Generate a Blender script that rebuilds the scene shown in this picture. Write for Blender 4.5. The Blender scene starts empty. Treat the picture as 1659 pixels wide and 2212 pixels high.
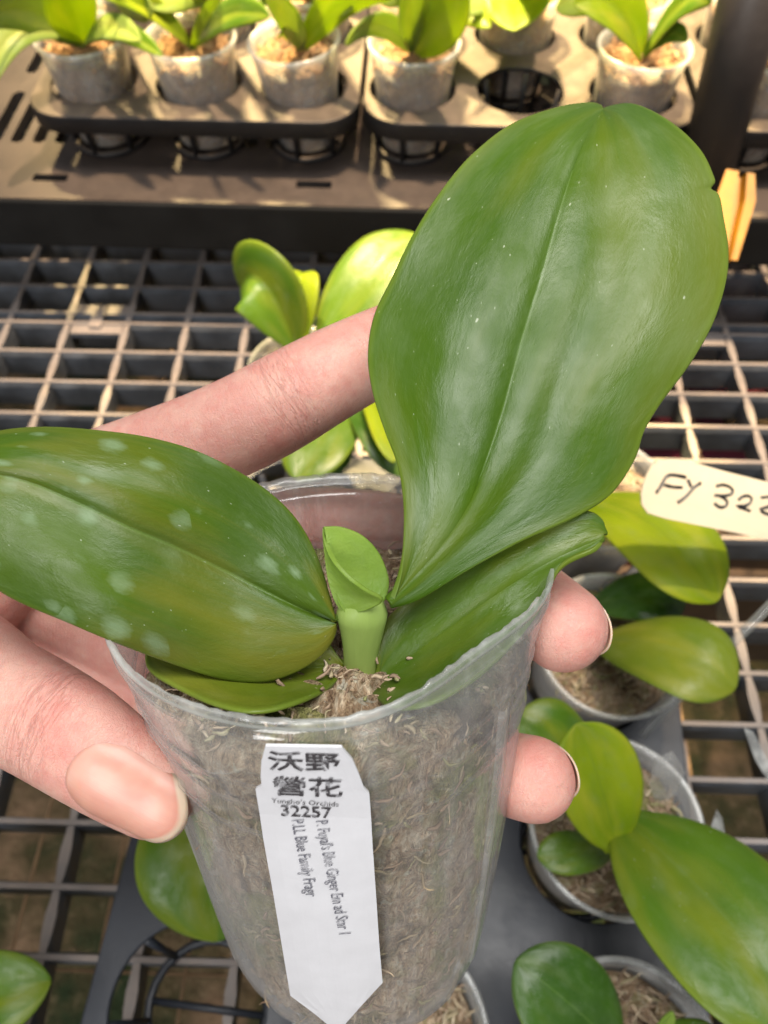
import bpy, bmesh, math, random
import numpy as np
from mathutils import Vector, Matrix
random.seed(7); rng = np.random.default_rng(7)
SC = bpy.context.scene
COL = SC.collection

# ------------------------------------------------------------------ camera
F, CX, CY = 1660.0, 829.5, 1106.0            # pinhole measured on a 1659 x 2212 frame
C = np.array([0, 0, .45]); RX, RZ = math.radians(32.5), math.radians(2.4)
_rx = np.array([[1, 0, 0], [0, math.cos(RX), -math.sin(RX)], [0, math.sin(RX), math.cos(RX)]])
_rz = np.array([[math.cos(RZ), -math.sin(RZ), 0], [math.sin(RZ), math.cos(RZ), 0], [0, 0, 1]])
M = _rz @ _rx
cam = bpy.data.cameras.new('camera'); co = bpy.data.objects.new('camera', cam); COL.objects.link(co)
co.location = C; co.rotation_euler = (RX, 0, RZ)
cam.sensor_width = 36; cam.lens = 36 * F / 2212; cam.clip_start = .005; cam.clip_end = 60
cam.dof.use_dof = True; cam.dof.focus_distance = .137; cam.dof.aperture_fstop = 22
SC.camera = co

# ------------------------------------------------------------------ light
w = bpy.data.worlds.new('World'); SC.world = w; w.use_nodes = True
bg = w.node_tree.nodes['Background']; bg.inputs[0].default_value = (.95, .97, 1, 1); bg.inputs[1].default_value = .20
def lamp(name, kind, loc, aim, power, col, **k):
    l = bpy.data.lights.new(name, kind); l.energy = power; l.color = col
    for a, b in k.items(): setattr(l, a, b)
    o = bpy.data.objects.new(name, l); COL.objects.link(o); o.location = loc
    o.rotation_euler = (Vector(aim) - Vector(loc)).to_track_quat('-Z', 'Y').to_euler()
    return o
# greenhouse roof glow above the bench, and a patch of warm sunlight on the far half of the bench
lamp('roof_light', 'AREA', (.22, .20, 1.75), (0, .12, .3), 34, (1, .98, .95), shape='RECTANGLE', size=.8, size_y=1.2)
lamp('greenhouse_side_light', 'AREA', (-.55, -1.2, 1.2), (0, .1, .3), 20, (1, .98, .96), shape='RECTANGLE', size=.45, size_y=1.1)
lamp('sun_patch', 'SPOT', (.35, .30, 3.0), (.06, .60, .1), 1000, (1, .74, .46), spot_size=math.radians(19), spot_blend=.45, shadow_soft_size=.07)
lamp('added_back_sun', 'SPOT', (-.5, 1.75, 2.3), (0, .76, .18), 2900, (1, .76, .36), spot_size=math.radians(15.5), spot_blend=.25, shadow_soft_size=.13)  # second sun direction, added to backlight the shelf plants
SC.view_settings.view_transform = 'Standard'; SC.view_settings.look = 'None'
SC.view_settings.exposure = 0; SC.view_settings.gamma = 1
SC.cycles.use_denoising = True; SC.cycles.transparent_max_bounces = 32; SC.cycles.max_bounces = 10
SC.cycles.caustics_reflective = False; SC.cycles.caustics_refractive = False

# ------------------------------------------------------------------ geometry helpers
def W(c):                                     # camera frame (x right, y down, z forward) -> world
    c = np.asarray(c, float); return C + (c * np.array([1, -1, -1])) @ M.T
def Cc(p):                                    # world -> camera frame
    return ((np.asarray(p, float) - C) @ M) * np.array([1, -1, -1])
def cpx(px, py, d): return np.array([(px - CX) / F * d, (py - CY) / F * d, d])
def U(px, py, d): return W(cpx(px, py, d))
def PL(px, py, z):
    v = M @ np.array([(px - CX) / F, -(py - CY) / F, -1.]); return C + v * ((z - C[2]) / v[2])
def nrm(v): v = np.asarray(v, float); return v / np.linalg.norm(v)
def crom(P, n):                               # Catmull-Rom resampled by arc length
    P = np.asarray(P, float); Q = np.vstack([2 * P[0] - P[1], P, 2 * P[-1] - P[-2]]); out = []
    for i in range(1, len(Q) - 2):
        for t in np.linspace(0, 1, 16, endpoint=False):
            p0, p1, p2, p3 = Q[i - 1:i + 3]
            out.append(.5 * (2 * p1 + (p2 - p0) * t + (2 * p0 - 5 * p1 + 4 * p2 - p3) * t * t + (3 * p1 - p0 - 3 * p2 + p3) * t ** 3))
    out.append(P[-1]); out = np.array(out)
    k = min(2, out.shape[1])
    s = np.r_[0, np.cumsum(np.linalg.norm(np.diff(out[:, :k], axis=0), axis=1))]; s /= s[-1]
    u = np.linspace(0, 1, n); return np.stack([np.interp(u, s, out[:, j]) for j in range(out.shape[1])], 1)

def mesh(name, V, Fc, mat=None, uv=None, smooth=True):
    me = bpy.data.meshes.new(name); me.from_pydata([tuple(map(float, v)) for v in V], [], [tuple(f) for f in Fc])
    if mat: me.materials.append(mat)
    if uv is not None:
        l = me.uv_layers.new(name='UVMap'); vi = np.zeros(len(me.loops), int); me.loops.foreach_get('vertex_index', vi)
        l.data.foreach_set('uv', np.asarray(uv, float)[vi].ravel())
    if smooth: me.polygons.foreach_set('use_smooth', [True] * len(me.polygons))
    me.update(); return me
ORG = {}
def add(name, me, parent=None, loc=None, rot=None):
    o = bpy.data.objects.new(name, me); COL.objects.link(o)
    if parent: o.parent = parent
    if loc is not None: o.location = loc
    if rot is not None: o.rotation_euler = rot
    return o
def part(name, V, Fc, mat, parent, uv=None, smooth=True):   # V in world space
    org = ORG.get(parent.name, np.zeros(3)) if parent else np.zeros(3)
    o = add(name, mesh(name, np.asarray(V) - org, Fc, mat, uv, smooth), parent)
    if parent: ORG[o.name] = org
    return o
def tag(o, label, cat, group=None):
    o['label'] = label; o['category'] = cat
    if group: o['group'] = group
    return o
def thing(name, loc, label, cat, group=None):
    o = bpy.data.objects.new(name, None); COL.objects.link(o); o.empty_display_size = .01
    o.location = loc; ORG[o.name] = np.array(loc, float); return tag(o, label, cat, group)
def solid(o, t, sub=0, offset=-1):
    m = o.modifiers.new('thickness', 'SOLIDIFY'); m.thickness = t; m.offset = offset
    if sub: s = o.modifiers.new('smooth', 'SUBSURF'); s.levels = sub; s.render_levels = sub
    return o
def gridfaces(n, m, wrap=False):
    f = []
    for i in range(n - 1):
        for j in range(m if wrap else m - 1):
            k = (j + 1) % m; f.append((i * m + j, i * m + k, (i + 1) * m + k, (i + 1) * m + j))
    return f
def box(x0, x1, y0, y1, z0, z1):
    V = [(x0, y0, z0), (x1, y0, z0), (x1, y1, z0), (x0, y1, z0), (x0, y0, z1), (x1, y0, z1), (x1, y1, z1), (x0, y1, z1)]
    return V, [(0, 3, 2, 1), (4, 5, 6, 7), (0, 1, 5, 4), (1, 2, 6, 5), (2, 3, 7, 6), (3, 0, 4, 7)]
def merge(parts):
    V, Fc = [], []
    for v, f in parts:
        b = len(V); V += [tuple(p) for p in v]; Fc += [tuple(i + b for i in g) for g in f]
    return V, Fc
def tube(P, R, n=8, up=None, caps=True, flat=1.0):   # P points, R radii (or (ra,rb)), optional up vector
    P = np.asarray(P, float); V = []; k = len(P)
    R = [(r, r * flat) if np.isscalar(r) else r for r in R]
    upv = nrm(up) if up is not None else None; prev = None
    for i in range(k):
        t = nrm(P[min(i + 1, k - 1)] - P[max(i - 1, 0)])
        u = upv if upv is not None else (prev if prev is not None else np.array([.3, .2, .93]))
        s = np.cross(t, u)
        if np.linalg.norm(s) < 1e-6: s = np.cross(t, [1, 0, 0])
        s = nrm(s); u = nrm(np.cross(s, t)); prev = u
        for a in np.linspace(0, 2 * math.pi, n, endpoint=False): V.append(P[i] + s * math.cos(a) * R[i][0] + u * math.sin(a) * R[i][1])
    Fc = gridfaces(k, n, True)
    if caps: Fc += [tuple(range(n))[::-1], tuple(range((k - 1) * n, k * n))]
    return V, Fc
def evalmesh(o):
    dg = bpy.context.evaluated_depsgraph_get(); dg.update()
    return bpy.data.meshes.new_from_object(o.evaluated_get(dg))
def plate(outer, holes, z0, z1, bevel=0):            # flat plate with real openings
    cu = bpy.data.curves.new('plate', 'CURVE'); cu.dimensions = '2D'; cu.fill_mode = 'BOTH'
    for pl in [outer] + holes:
        s = cu.splines.new('POLY'); s.points.add(len(pl) - 1); s.use_cyclic_u = True
        for p, (x, y) in zip(s.points, pl): p.co = (x, y, 0, 1)
    cu.extrude = (z1 - z0) / 2 - bevel; cu.bevel_depth = bevel; cu.bevel_resolution = 1; cu.offset = -bevel
    o = bpy.data.objects.new('tmp', cu); COL.objects.link(o); me = evalmesh(o); bpy.data.objects.remove(o)
    for v in me.vertices: v.co.z += (z0 + z1) / 2
    return me
def rrect(x0, x1, y0, y1, r, n=8):
    out = []
    for cx, cy, a0 in ((x1 - r, y0 + r, -90), (x1 - r, y1 - r, 0), (x0 + r, y1 - r, 90), (x0 + r, y0 + r, 180)):
        for a in np.linspace(a0, a0 + 90, n): out.append((cx + r * math.cos(math.radians(a)), cy + r * math.sin(math.radians(a))))
    return out
def circle(x, y, r, n=40): return [(x + r * math.cos(a), y + r * math.sin(a)) for a in np.linspace(0, 2 * math.pi, n, endpoint=False)]

# ------------------------------------------------------------------ materials
class N:
    def __init__(s, name):
        s.m = bpy.data.materials.new(name); s.m.use_nodes = True; s.t = s.m.node_tree; s.t.nodes.clear()
        s.out = s.t.nodes.new('ShaderNodeOutputMaterial')
    def n(s, kind, **k):
        x = s.t.nodes.new('ShaderNode' + kind)
        for a, b in k.items():
            if a.startswith('i_'):
                key = a[2:].replace('_', ' '); key = int(key) if key.isdigit() else key
                s.set(x.inputs[key], b)
            else: setattr(x, a, b)
        return x
    def set(s, sock, v):
        if hasattr(v, 'is_output') or isinstance(v, bpy.types.NodeSocket): s.t.links.new(v, sock)
        elif isinstance(v, bpy.types.Node): s.t.links.new(v.outputs[0], sock)
        else:
            if isinstance(v, tuple) and len(v) == 3 and sock.type == 'RGBA': v = v + (1,)
            sock.default_value = v
    def math(s, op, a, b=0, c=0, clamp=False):
        x = s.n('Math', operation=op, use_clamp=clamp); s.set(x.inputs[0], a); s.set(x.inputs[1], b); s.set(x.inputs[2], c); return x.outputs[0]
    def mix(s, f, a, b, mode='MIX'):
        x = s.n('Mix', data_type='RGBA', blend_type=mode); s.set(x.inputs[0], f); s.set(x.inputs[6], a); s.set(x.inputs[7], b); return x.outputs[2]
    def noise(s, vec, scale, detail=3, rough=.55, dist=0):
        x = s.n('TexNoise'); s.set(x.inputs['Vector'], vec) if vec is not None else None
        x.inputs['Scale'].default_value = scale; x.inputs['Detail'].default_value = detail; x.inputs['Roughness'].default_value = rough
        x.inputs['Distortion'].default_value = dist; return x.outputs[0]
    def ramp(s, f, stops):
        x = s.n('ValToRGB'); s.set(x.inputs[0], f); e = x.color_ramp.elements
        while len(e) < len(stops): e.new(.5)
        for q, (p, c) in zip(e, stops): q.position = p; q.color = (c if isinstance(c, tuple) else (c, c, c)) + ((1,) if not isinstance(c, tuple) or len(c) == 3 else ())
        return x.outputs[0]
    def rng(s, f, a, b, c=0, d=1):
        x = s.n('MapRange', clamp=True); s.set(x.inputs[0], f)
        for i, v in enumerate((a, b, c, d)): x.inputs[i + 1].default_value = v
        return x.outputs[0]
    def scale(s, vec, v, loc=(0, 0, 0)):
        x = s.n('Mapping'); s.set(x.inputs[0], vec); x.inputs['Scale'].default_value = v; x.inputs['Location'].default_value = loc; return x.outputs[0]
    def obj(s): return s.n('TexCoord').outputs['Object']
    def bump(s, h, strength, dist=.001, nrm=None):
        x = s.n('Bump'); x.inputs['Strength'].default_value = strength; x.inputs['Distance'].default_value = dist; s.set(x.inputs['Height'], h)
        if nrm is not None: s.set(x.inputs['Normal'], nrm)
        return x.outputs[0]
    def pr(s, **k):
        x = s.n('BsdfPrincipled')
        for a, b in k.items(): s.set(x.inputs[a.replace('_', ' ')], b)
        return x
    def done(s, sh): s.set(s.out.inputs[0], sh); return s.m

def leaf_mat(name, dark, light, yellow, y_amt=.5, spots=0., rough=.34, trans=.28, bloom=.3, seed=0., veinc=None, coat=.0):
    n = N(name); uv = n.n('UVMap').outputs[0]
    uvs = n.scale(uv, (1, 1, 1), (seed, seed * .37, 0))
    big = n.noise(n.scale(uvs, (2.2, 1.6, 1)), 1.0, 2)
    st = n.noise(n.scale(uvs, (2.0, 55, 1)), 1.0, 3, .6)
    st2 = n.noise(n.scale(uvs, (5, 170, 1)), 1.0, 2, .6)
    fine = n.noise(uvs, 60, 2)
    c = n.mix(n.rng(big, .32, .68), dark, light)
    c = n.mix(n.math('MULTIPLY', n.rng(n.math('ADD', n.noise(n.scale(uvs, (1.3, 2.1, 1), (3.1, 1.7, 0)), 1.3, 2), n.math('MULTIPLY', st, .12)), .52, .78), y_amt), c, yellow)
    c = n.mix(n.rng(st, .35, .7, 0, .10), c, n.mix(.55, c, (.012, .045, .006)))
    c = n.mix(n.rng(st2, .5, .75, 0, .06), c, (.14, .22, .04))
    c = n.mix(n.rng(fine, .45, .75, 0, .12), c, (.11, .18, .03))
    v = n.math('ABSOLUTE', n.math('SUBTRACT', n.n('SeparateXYZ', i_0=uv).outputs[1], .5))
    c = n.mix(n.rng(v, .003, .012, .3, 0), c, veinc or (.13, .22, .05))
    edge = n.rng(v, .47, .5, 0, .5)
    c = n.mix(edge, c, (.17, .25, .03))
    film = n.noise(n.scale(uvs, (3.5, 4, 1), (5.3, .4, 0)), 1.4, 4, .6)
    fm = n.math('MULTIPLY', n.rng(film, .5, .72), bloom)
    c = n.mix(fm, c, (.22, .30, .17))
    if spots:
        vo = n.n('TexVoronoi', i_Scale=1.0, i_Randomness=1.0); n.set(vo.inputs['Vector'], n.scale(uvs, (11, 6.6, 1)))
        vr = n.n('SeparateXYZ', i_0=vo.outputs['Color']).outputs[0]
        dd = n.math('ADD', n.math('MULTIPLY_ADD', vr, .34, vo.outputs['Distance']), n.math('MULTIPLY', n.noise(uvs, 16, 4, .65), .5))
        gate = n.rng(n.noise(n.scale(uvs, (1.6, 1.5, 1), (9.1, 2.2, 0)), 1.0, 1), .30, .46)
        sp = n.math('MULTIPLY', n.math('MULTIPLY', n.rng(dd, .68, .46), gate), spots)
        c = n.mix(sp, c, (.22, .32, .18))
        sp2 = n.rng(n.noise(n.scale(uvs, (60, 60, 1)), 1.0, 1), .76, .8, 0, .6); c = n.mix(sp2, c, (.5, .55, .42))
        fm = n.math('ADD', fm, sp)
    lump = n.noise(n.scale(uvs, (9, 8, 1)), 1.0, 4, .6, .4); grain = n.noise(n.scale(uvs, (150, 190, 1)), 1.0, 2)
    h = n.math('ADD', n.math('MULTIPLY', st, .12), n.math('ADD', n.math('MULTIPLY', lump, 1.7), n.math('MULTIPLY', grain, .16)))
    b = n.bump(h, .32, .0006)
    r = n.math('ADD', n.rng(film, .3, .7, rough - .05, rough + .13), n.math('MULTIPLY', fm, .2), clamp=True)
    p = n.pr(Base_Color=c, Roughness=r, Normal=b, Coat_Weight=coat, Coat_Roughness=.2, Specular_IOR_Level=n.rng(n.noise(n.scale(uvs, (4.5, 3.5, 1), (1.7, 6.1, 0)), 1.0, 3, .6), .36, .64, .10, .55))
    tr = n.n('BsdfTranslucent'); n.set(tr.inputs[0], n.mix(.6, c, (.42, .52, .015)))
    ms = n.n('MixShader'); ms.inputs[0].default_value = trans; n.set(ms.inputs[1], p.outputs[0]); n.set(ms.inputs[2], tr.outputs[0])
    return n.done(ms.outputs[0])
LEAF_BIG = leaf_mat('orchid_leaf_deep', (.036, .088, .004), (.060, .120, .006), (.130, .160, .010), .65, .06, .36, .12, .10, .3, None, .06)
LEAF_SPOT = leaf_mat('orchid_leaf_spotted', (.042, .092, .006), (.073, .128, .009), (.19, .18, .018), 1.0, .6, .36, .12, .06, 1.9, None, .05)
LEAF_LOW = leaf_mat('orchid_leaf_low', (.045, .10, .007), (.08, .145, .011), (.19, .21, .02), .6, .08, .32, .15, .1, 4.4)
LEAF_OLD = leaf_mat('orchid_leaf_old', (.10, .155, .010), (.15, .195, .014), (.24, .25, .025), .8, .0, .36, .2, .05, 6.1)
LEAF_NEW = leaf_mat('orchid_leaf_new', (.21, .36, .05), (.29, .44, .07), (.36, .48, .10), .4, 0, .4, .3, .1, 2.2, (.3, .5, .15))
STEM = leaf_mat('orchid_stem', (.24, .38, .075), (.32, .44, .11), (.38, .47, .15), .4, 0, .38, .15, .1, 9.2, (.30, .42, .10))
LEAF_SUN = leaf_mat('orchid_leaf_sunlit', (.24, .36, .012), (.38, .48, .018), (.58, .56, .05), .7, .1, .36, .58, .15, 3.3)  # yellow glow of sunlight put into leaf colour and translucency
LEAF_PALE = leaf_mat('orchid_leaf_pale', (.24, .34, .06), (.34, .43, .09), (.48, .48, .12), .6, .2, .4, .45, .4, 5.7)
LEAF_MID = leaf_mat('orchid_leaf_mid', (.055, .13, .009), (.10, .19, .013), (.24, .26, .02), .7, .08, .28, .22, .08, 7.7)
LEAF_DK = leaf_mat('orchid_leaf_dark', (.022, .065, .008), (.042, .105, .012), (.09, .14, .02), .5, .06, .3, .15, .12, 8.8)

def plastic_clear(name, base=.05, tint=(.86, .88, .9), rough=.22, edge=.45, haze=.12, refl_streak=0.):
    n = N(name); ob = n.obj(); lw = n.n('LayerWeight', i_Blend=.5)
    f = n.math('POWER', lw.outputs['Facing'], 3.0)
    gr = n.math('ADD', n.rng(n.noise(ob, 130, 5, .65, .6), .45, .75, 0, haze), n.rng(n.noise(ob, 32, 3, .6, .8), .45, .7, 0, haze * .8))  # milky haze blotches, fine and broad, painted into the opacity
    sc = n.rng(n.noise(n.scale(ob, (90, 900, 200)), 1.0, 3), .6, .72, 0, .08)
    fac = n.math('ADD', n.math('MULTIPLY_ADD', f, edge, base), n.math('ADD', gr, sc), clamp=True)
    if refl_streak:
        uv = n.n('UVMap').outputs[0]
        sk = n.math('ADD', n.rng(n.noise(n.scale(uv, (26, 1.6, 1)), 1.0, 3, .6), .48, .72, 0, refl_streak), n.rng(n.noise(n.scale(uv, (90, 3, 1)), 1.0, 2), .58, .75, 0, refl_streak * .5))  # vertical reflection streaks put into the plastic's opacity
        sk = n.math('ADD', sk, n.rng(n.n('SeparateXYZ', i_0=uv).outputs[1], .0, .30, refl_streak * .8, 0))
        fac = n.math('ADD', fac, sk, clamp=True)
    b = n.bump(n.math('ADD', n.noise(ob, 70, 3), n.math('MULTIPLY', n.noise(ob, 700, 2), .12)), .25, .0012)
    tb = n.n('BsdfTransparent'); tb.inputs[0].default_value = (.97, .975, .98, 1)
    p = n.pr(Base_Color=tint, Roughness=.5, Normal=b)
    tl = n.n('BsdfTranslucent'); tl.inputs[0].default_value = tint + (1,)
    half = n.n('MixShader'); half.inputs[0].default_value = .45; n.set(half.inputs[1], p.outputs[0]); n.set(half.inputs[2], tl.outputs[0])
    m1 = n.n('MixShader'); n.set(m1.inputs[0], fac); n.set(m1.inputs[1], tb.outputs[0]); n.set(m1.inputs[2], half.outputs[0])
    lw2 = n.n('LayerWeight', i_Blend=.5); n.set(lw2.inputs['Normal'], b); fr = n.math('MULTIPLY_ADD', n.math('POWER', lw2.outputs['Facing'], 4.), .5, .05)
    gl = n.n('BsdfGlossy'); gl.inputs['Roughness'].default_value = rough; n.set(gl.inputs['Normal'], b)
    m2 = n.n('MixShader'); n.set(m2.inputs[0], fr); n.set(m2.inputs[1], m1.outputs[0]); n.set(m2.inputs[2], gl.outputs[0])
    return n.done(m2.outputs[0])
CLEAR = plastic_clear('clear_pot_plastic', .012, (.97, .96, .95), .07, .40, .05, .09)
CLEAR_RIM = plastic_clear('frosted_rim_plastic', .20, (.95, .97, .95), .2, .4, .3)
CLEAR_BG = plastic_clear('cloudy_pot_plastic', .12, (.92, .92, .90), .3, .4, .12)
CLEAR_ROD = plastic_clear('clear_stake_plastic', .14, (.85, .88, .85), .1, .5, .05)

def moss_mat(name, a, b, c, g, gamt=.6):
    n = N(name); ob = n.obj()
    n1 = n.noise(n.scale(ob, (1.6, .7, 1.0)), 90, 5, .7, 3.5); n2 = n.noise(n.scale(ob, (1, .5, .8)), 260, 4, .7, 5.0); n3 = n.noise(ob, 42, 4, .65, .5)
    col = n.ramp(n.math('MULTIPLY_ADD', n2, .42, n.math('MULTIPLY', n1, .62)), [(.38, a), (.51, b), (.63, c)])
    col = n.mix(n.rng(n.noise(ob, 260, 3, .6, 1.), .60, .66, 0, .55), col, tuple(min(.8, x * 1.25) for x in c))
    col = n.mix(n.rng(n.noise(ob, 75, 3, .6, 1.), .56, .66, 0, .85), col, tuple(x * .5 for x in a))
    col = n.mix(n.rng(n3, .50, .62, 0, gamt), col, g)
    h = n.math('ADD', n2, n1)
    return n.done(n.pr(Base_Color=col, Roughness=.9, Normal=n.bump(h, 1.0, .003), Specular_IOR_Level=.2).outputs[0])
MOSS = moss_mat('sphagnum_moss', (.15, .082, .045), (.58, .40, .25), (.88, .73, .53), (.27, .31, .08), .75)
MOSS_SUN = moss_mat('sphagnum_moss_sunlit', (.17, .09, .045), (.38, .22, .11), (.55, .36, .2), (.25, .18, .06), .3)  # sunlit copy of the moss, warm light put into its tones
def strand_mat(name, stops):
    n = N(name); r = n.n('NewGeometry').outputs['Random Per Island']
    return n.done(n.pr(Base_Color=n.ramp(r, stops), Roughness=.8, Specular_IOR_Level=.25).outputs[0])
STRAND = strand_mat('moss_strands', [(0, (.22, .15, .10)), (.3, (.36, .26, .18)), (.55, (.48, .37, .26)), (.75, (.27, .27, .12)), (.9, (.58, .47, .33)), (1, (.66, .56, .4))])
STRAND_W = strand_mat('pressed_moss_strands', [(0, (.20, .13, .085)), (.4, (.36, .25, .16)), (.7, (.28, .26, .12)), (1, (.50, .38, .26))])
STRAND_SUN = strand_mat('sunlit_moss_strands', [(0, (.22, .11, .05)), (.5, (.45, .27, .13)), (1, (.62, .43, .24))])  # matching strands with the warm sunlight put into their colours

def skin_mat():
    n = N('skin'); ob = n.obj()
    fa = n.n('Attribute', attribute_name='finger'); fv = fa.outputs['Vector']; jm = n.n('SeparateXYZ', i_0=fv).outputs[2]
    big = n.noise(ob, 60, 3, .6); pat = n.noise(ob, 130, 4, .65, .6); mid = n.noise(ob, 420, 4, .65); fine = n.noise(ob, 1700, 3, .6)
    vo = n.n('TexVoronoi', feature='DISTANCE_TO_EDGE', i_Scale=1500.0); n.set(vo.inputs['Vector'], n.scale(ob, (1, 1, 1)))
    # lines across the finger: fv = (mm along, mm round, joint mask)
    l1 = n.noise(n.scale(fv, (1.1, .13, 0)), 1.0, 3, .6, .5); l2 = n.noise(n.scale(fv, (.42, .05, 0), (3, 7, 0)), 1.0, 2, .5, .4)
    cr1 = n.rng(n.math('ABSOLUTE', n.math('SUBTRACT', l1, .5)), 0, .035, 1, 0); cr2 = n.rng(n.math('ABSOLUTE', n.math('SUBTRACT', l2, .5)), 0, .03, 1, 0)
    cr = n.math('ADD', n.math('MULTIPLY', cr1, n.math('MULTIPLY_ADD', jm, .55, .10)), n.math('MULTIPLY', cr2, n.math('MULTIPLY_ADD', jm, .6, .08)))
    col = n.ramp(big, [(.30, (.58, .26, .215)), (.5, (.61, .31, .255)), (.70, (.65, .37, .30))])
    col = n.mix(n.rng(pat, .47, .66, 0, .42), col, (.57, .19, .16))
    col = n.mix(n.rng(n.noise(ob, 170, 3, .6), .52, .7, 0, .3), col, (.70, .46, .37))
    col = n.mix(n.rng(mid, .55, .78, 0, .3), col, (.48, .15, .12))
    col = n.mix(n.rng(fine, .55, .8, 0, .16), col, (.74, .50, .40))
    col = n.mix(n.math('MULTIPLY', cr, .20), col, (.42, .12, .09))
    h = n.math('ADD', n.math('MULTIPLY', n.rng(vo.outputs[0], 0, .12), .12), n.math('ADD', n.math('MULTIPLY', fine, .22), n.math('MULTIPLY', mid, .45)))
    h = n.math('SUBTRACT', h, n.math('MULTIPLY', cr, .9))
    p = n.pr(Base_Color=col, Roughness=n.rng(mid, .3, .7, .38, .56), Normal=n.bump(h, .6, .0006), Subsurface_Weight=.3, Subsurface_Scale=.003, Specular_IOR_Level=.45)
    p.inputs['Subsurface Radius'].default_value = (1, .3, .18)
    return n.done(p.outputs[0])
SKIN = skin_mat()
def nail_mat(name, tipstart):
    n = N(name); uv = n.n('UVMap').outputs[0]; x = n.n('SeparateXYZ', i_0=uv)
    d = n.math('ADD', x.outputs[0], n.math('MULTIPLY', n.math('POWER', n.math('ABSOLUTE', n.math('SUBTRACT', x.outputs[1], .5)), 2), .55))
    lun = n.rng(n.math('SUBTRACT', x.outputs[0], n.math('MULTIPLY', n.math('POWER', n.math('ABSOLUTE', n.math('SUBTRACT', x.outputs[1], .42)), 2), -1.4)), .12, .22, .3, 0)
    col = n.mix(n.rng(n.noise(n.scale(uv, (3, 3, 1)), 1.2, 2), .35, .65), (.60, .30, .225), (.55, .25, .19))
    col = n.mix(lun, col, (.64, .44, .36))
    col = n.mix(n.rng(d, tipstart - .05, tipstart - .01, 0, .35), col, (.52, .20, .15))
    col = n.mix(n.rng(d, tipstart - .01, tipstart + .03), col, (.56, .42, .31))
    rimd = n.math('MAXIMUM', n.rng(x.outputs[0], .0, .05, 1, 0), n.rng(n.math('ABSOLUTE', n.math('SUBTRACT', x.outputs[1], .5)), .45, .5))
    col = n.mix(n.math('MULTIPLY', rimd, n.rng(d, .75, .9, .6, 0)), col, (.42, .14, .11))
    b = n.bump(n.noise(n.scale(uv, (2, 60, 1)), 1.0, 2), .08, .0005)
    return n.done(n.pr(Base_Color=col, Roughness=.36, Normal=b, Coat_Weight=.05, Subsurface_Weight=.2, Subsurface_Scale=.002).outputs[0])
NAIL = nail_mat('fingernail', .93); NAIL2 = nail_mat('fingernail_edge', .6)

def plain(name, col, rough=.5, var=.15, scale=40, bump=.15, dust=None, spec=.5, dustamt=.7):
    n = N(name); ob = n.obj(); a = n.noise(ob, scale, 4, .6)
    c = n.mix(n.rng(a, .3, .7), tuple(x * (1 - var) for x in col), tuple(min(1, x * (1 + var)) for x in col))
    r = n.rng(a, .3, .7, max(0, rough - .08), min(1, rough + .1))
    if dust:
        nz = n.n('SeparateXYZ', i_0=n.n('NewGeometry').outputs['Normal']).outputs[2]
        dn = n.math('MULTIPLY', n.rng(nz, .5, .95), n.rng(n.noise(ob, scale * 1.7, 5, .7), .25, .7, .35, dustamt))
        c = n.mix(dn, c, dust); r = n.math('MAXIMUM', r, n.math('MULTIPLY', dn, .85))
    return n.done(n.pr(Base_Color=c, Roughness=r, Normal=n.bump(n.noise(ob, scale * 8, 3), bump, .0008), Specular_IOR_Level=spec).outputs[0])
GRID = plain('grating_plastic', (.085, .094, .11), .45, .5, 28, .3, (.32, .255, .21), .5, .8)  # beige tops are dust, with warm sunlight put into its colour
TRAYB = plain('tray_plastic_slate', (.024, .029, .040), .42, .2, 50, .15, (.045, .048, .056), .45, .5)
SHELF = plain('shelf_plastic_dusty', (.020, .018, .018), .5, .2, 30, .2, (.070, .052, .043), .3, .8)
LIP = plain('shelf_edge_plastic', (.010, .010, .010), .6, .2, 30, .1, spec=.2)
TRAYU = plain('tray_plastic_dusty', (.018, .017, .018), .5, .2, 40, .2, (.12, .092, .07), .3, .85)
POST = plain('black_post', (.022, .018, .017), .5, .2, 30, .15)
YELLOW = plain('yellow_plastic', (.27, .12, .0012), .4, .2, 60, .1)
TAGW = plain('white_tag_plastic', (.66, .66, .69), .38, .03, 200, .05)
def ink_mat(name, col, wear):
    n = N(name); ob = n.obj(); f = n.rng(n.math('ADD', n.noise(ob, 900, 3, .6), n.math('MULTIPLY', n.noise(ob, 160, 2), .5)), .76, .90, 0, wear)
    return n.done(n.pr(Base_Color=n.mix(f, col, (.6, .6, .63)), Roughness=.6).outputs[0])
INK = ink_mat('faded_ink', (.05, .045, .05), .55); INK_PALE = ink_mat('worn_ink', (.13, .13, .16), .6)
TAGC = plain('cream_tag_plastic', (.52, .455, .335), .45, .04, 90, .05)
MARKER = plain('black_marker', (.008, .008, .01), .4, .1, 200, .0)
WIRE = plain('tan_wire', (.34, .21, .11), .6, .2, 80, .1)
BRICK_R = plain('maroon_brick', (.13, .012, .030), .8, .25, 60, .6)
BRICK_T = plain('tan_brick', (.10, .066, .04), .85, .25, 60, .6)
BARK = plain('dry_sheath', (.25, .17, .10), .85, .4, 400, .8)
def floor_mat():
    n = N('floor_soil'); ob = n.obj()
    c = n.ramp(n.noise(ob, 9, 4, .6), [(.38, (.020, .034, .008)), (.5, (.07, .055, .02)), (.66, (.24, .15, .085))])
    c = n.mix(n.rng(n.noise(ob, 70, 4, .7), .55, .75, 0, .6), c, (.30, .21, .12))
    return n.done(n.pr(Base_Color=c, Roughness=.95, Normal=n.bump(n.noise(ob, 60, 5), .8, .02)).outputs[0])
FLOOR = floor_mat()

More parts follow.
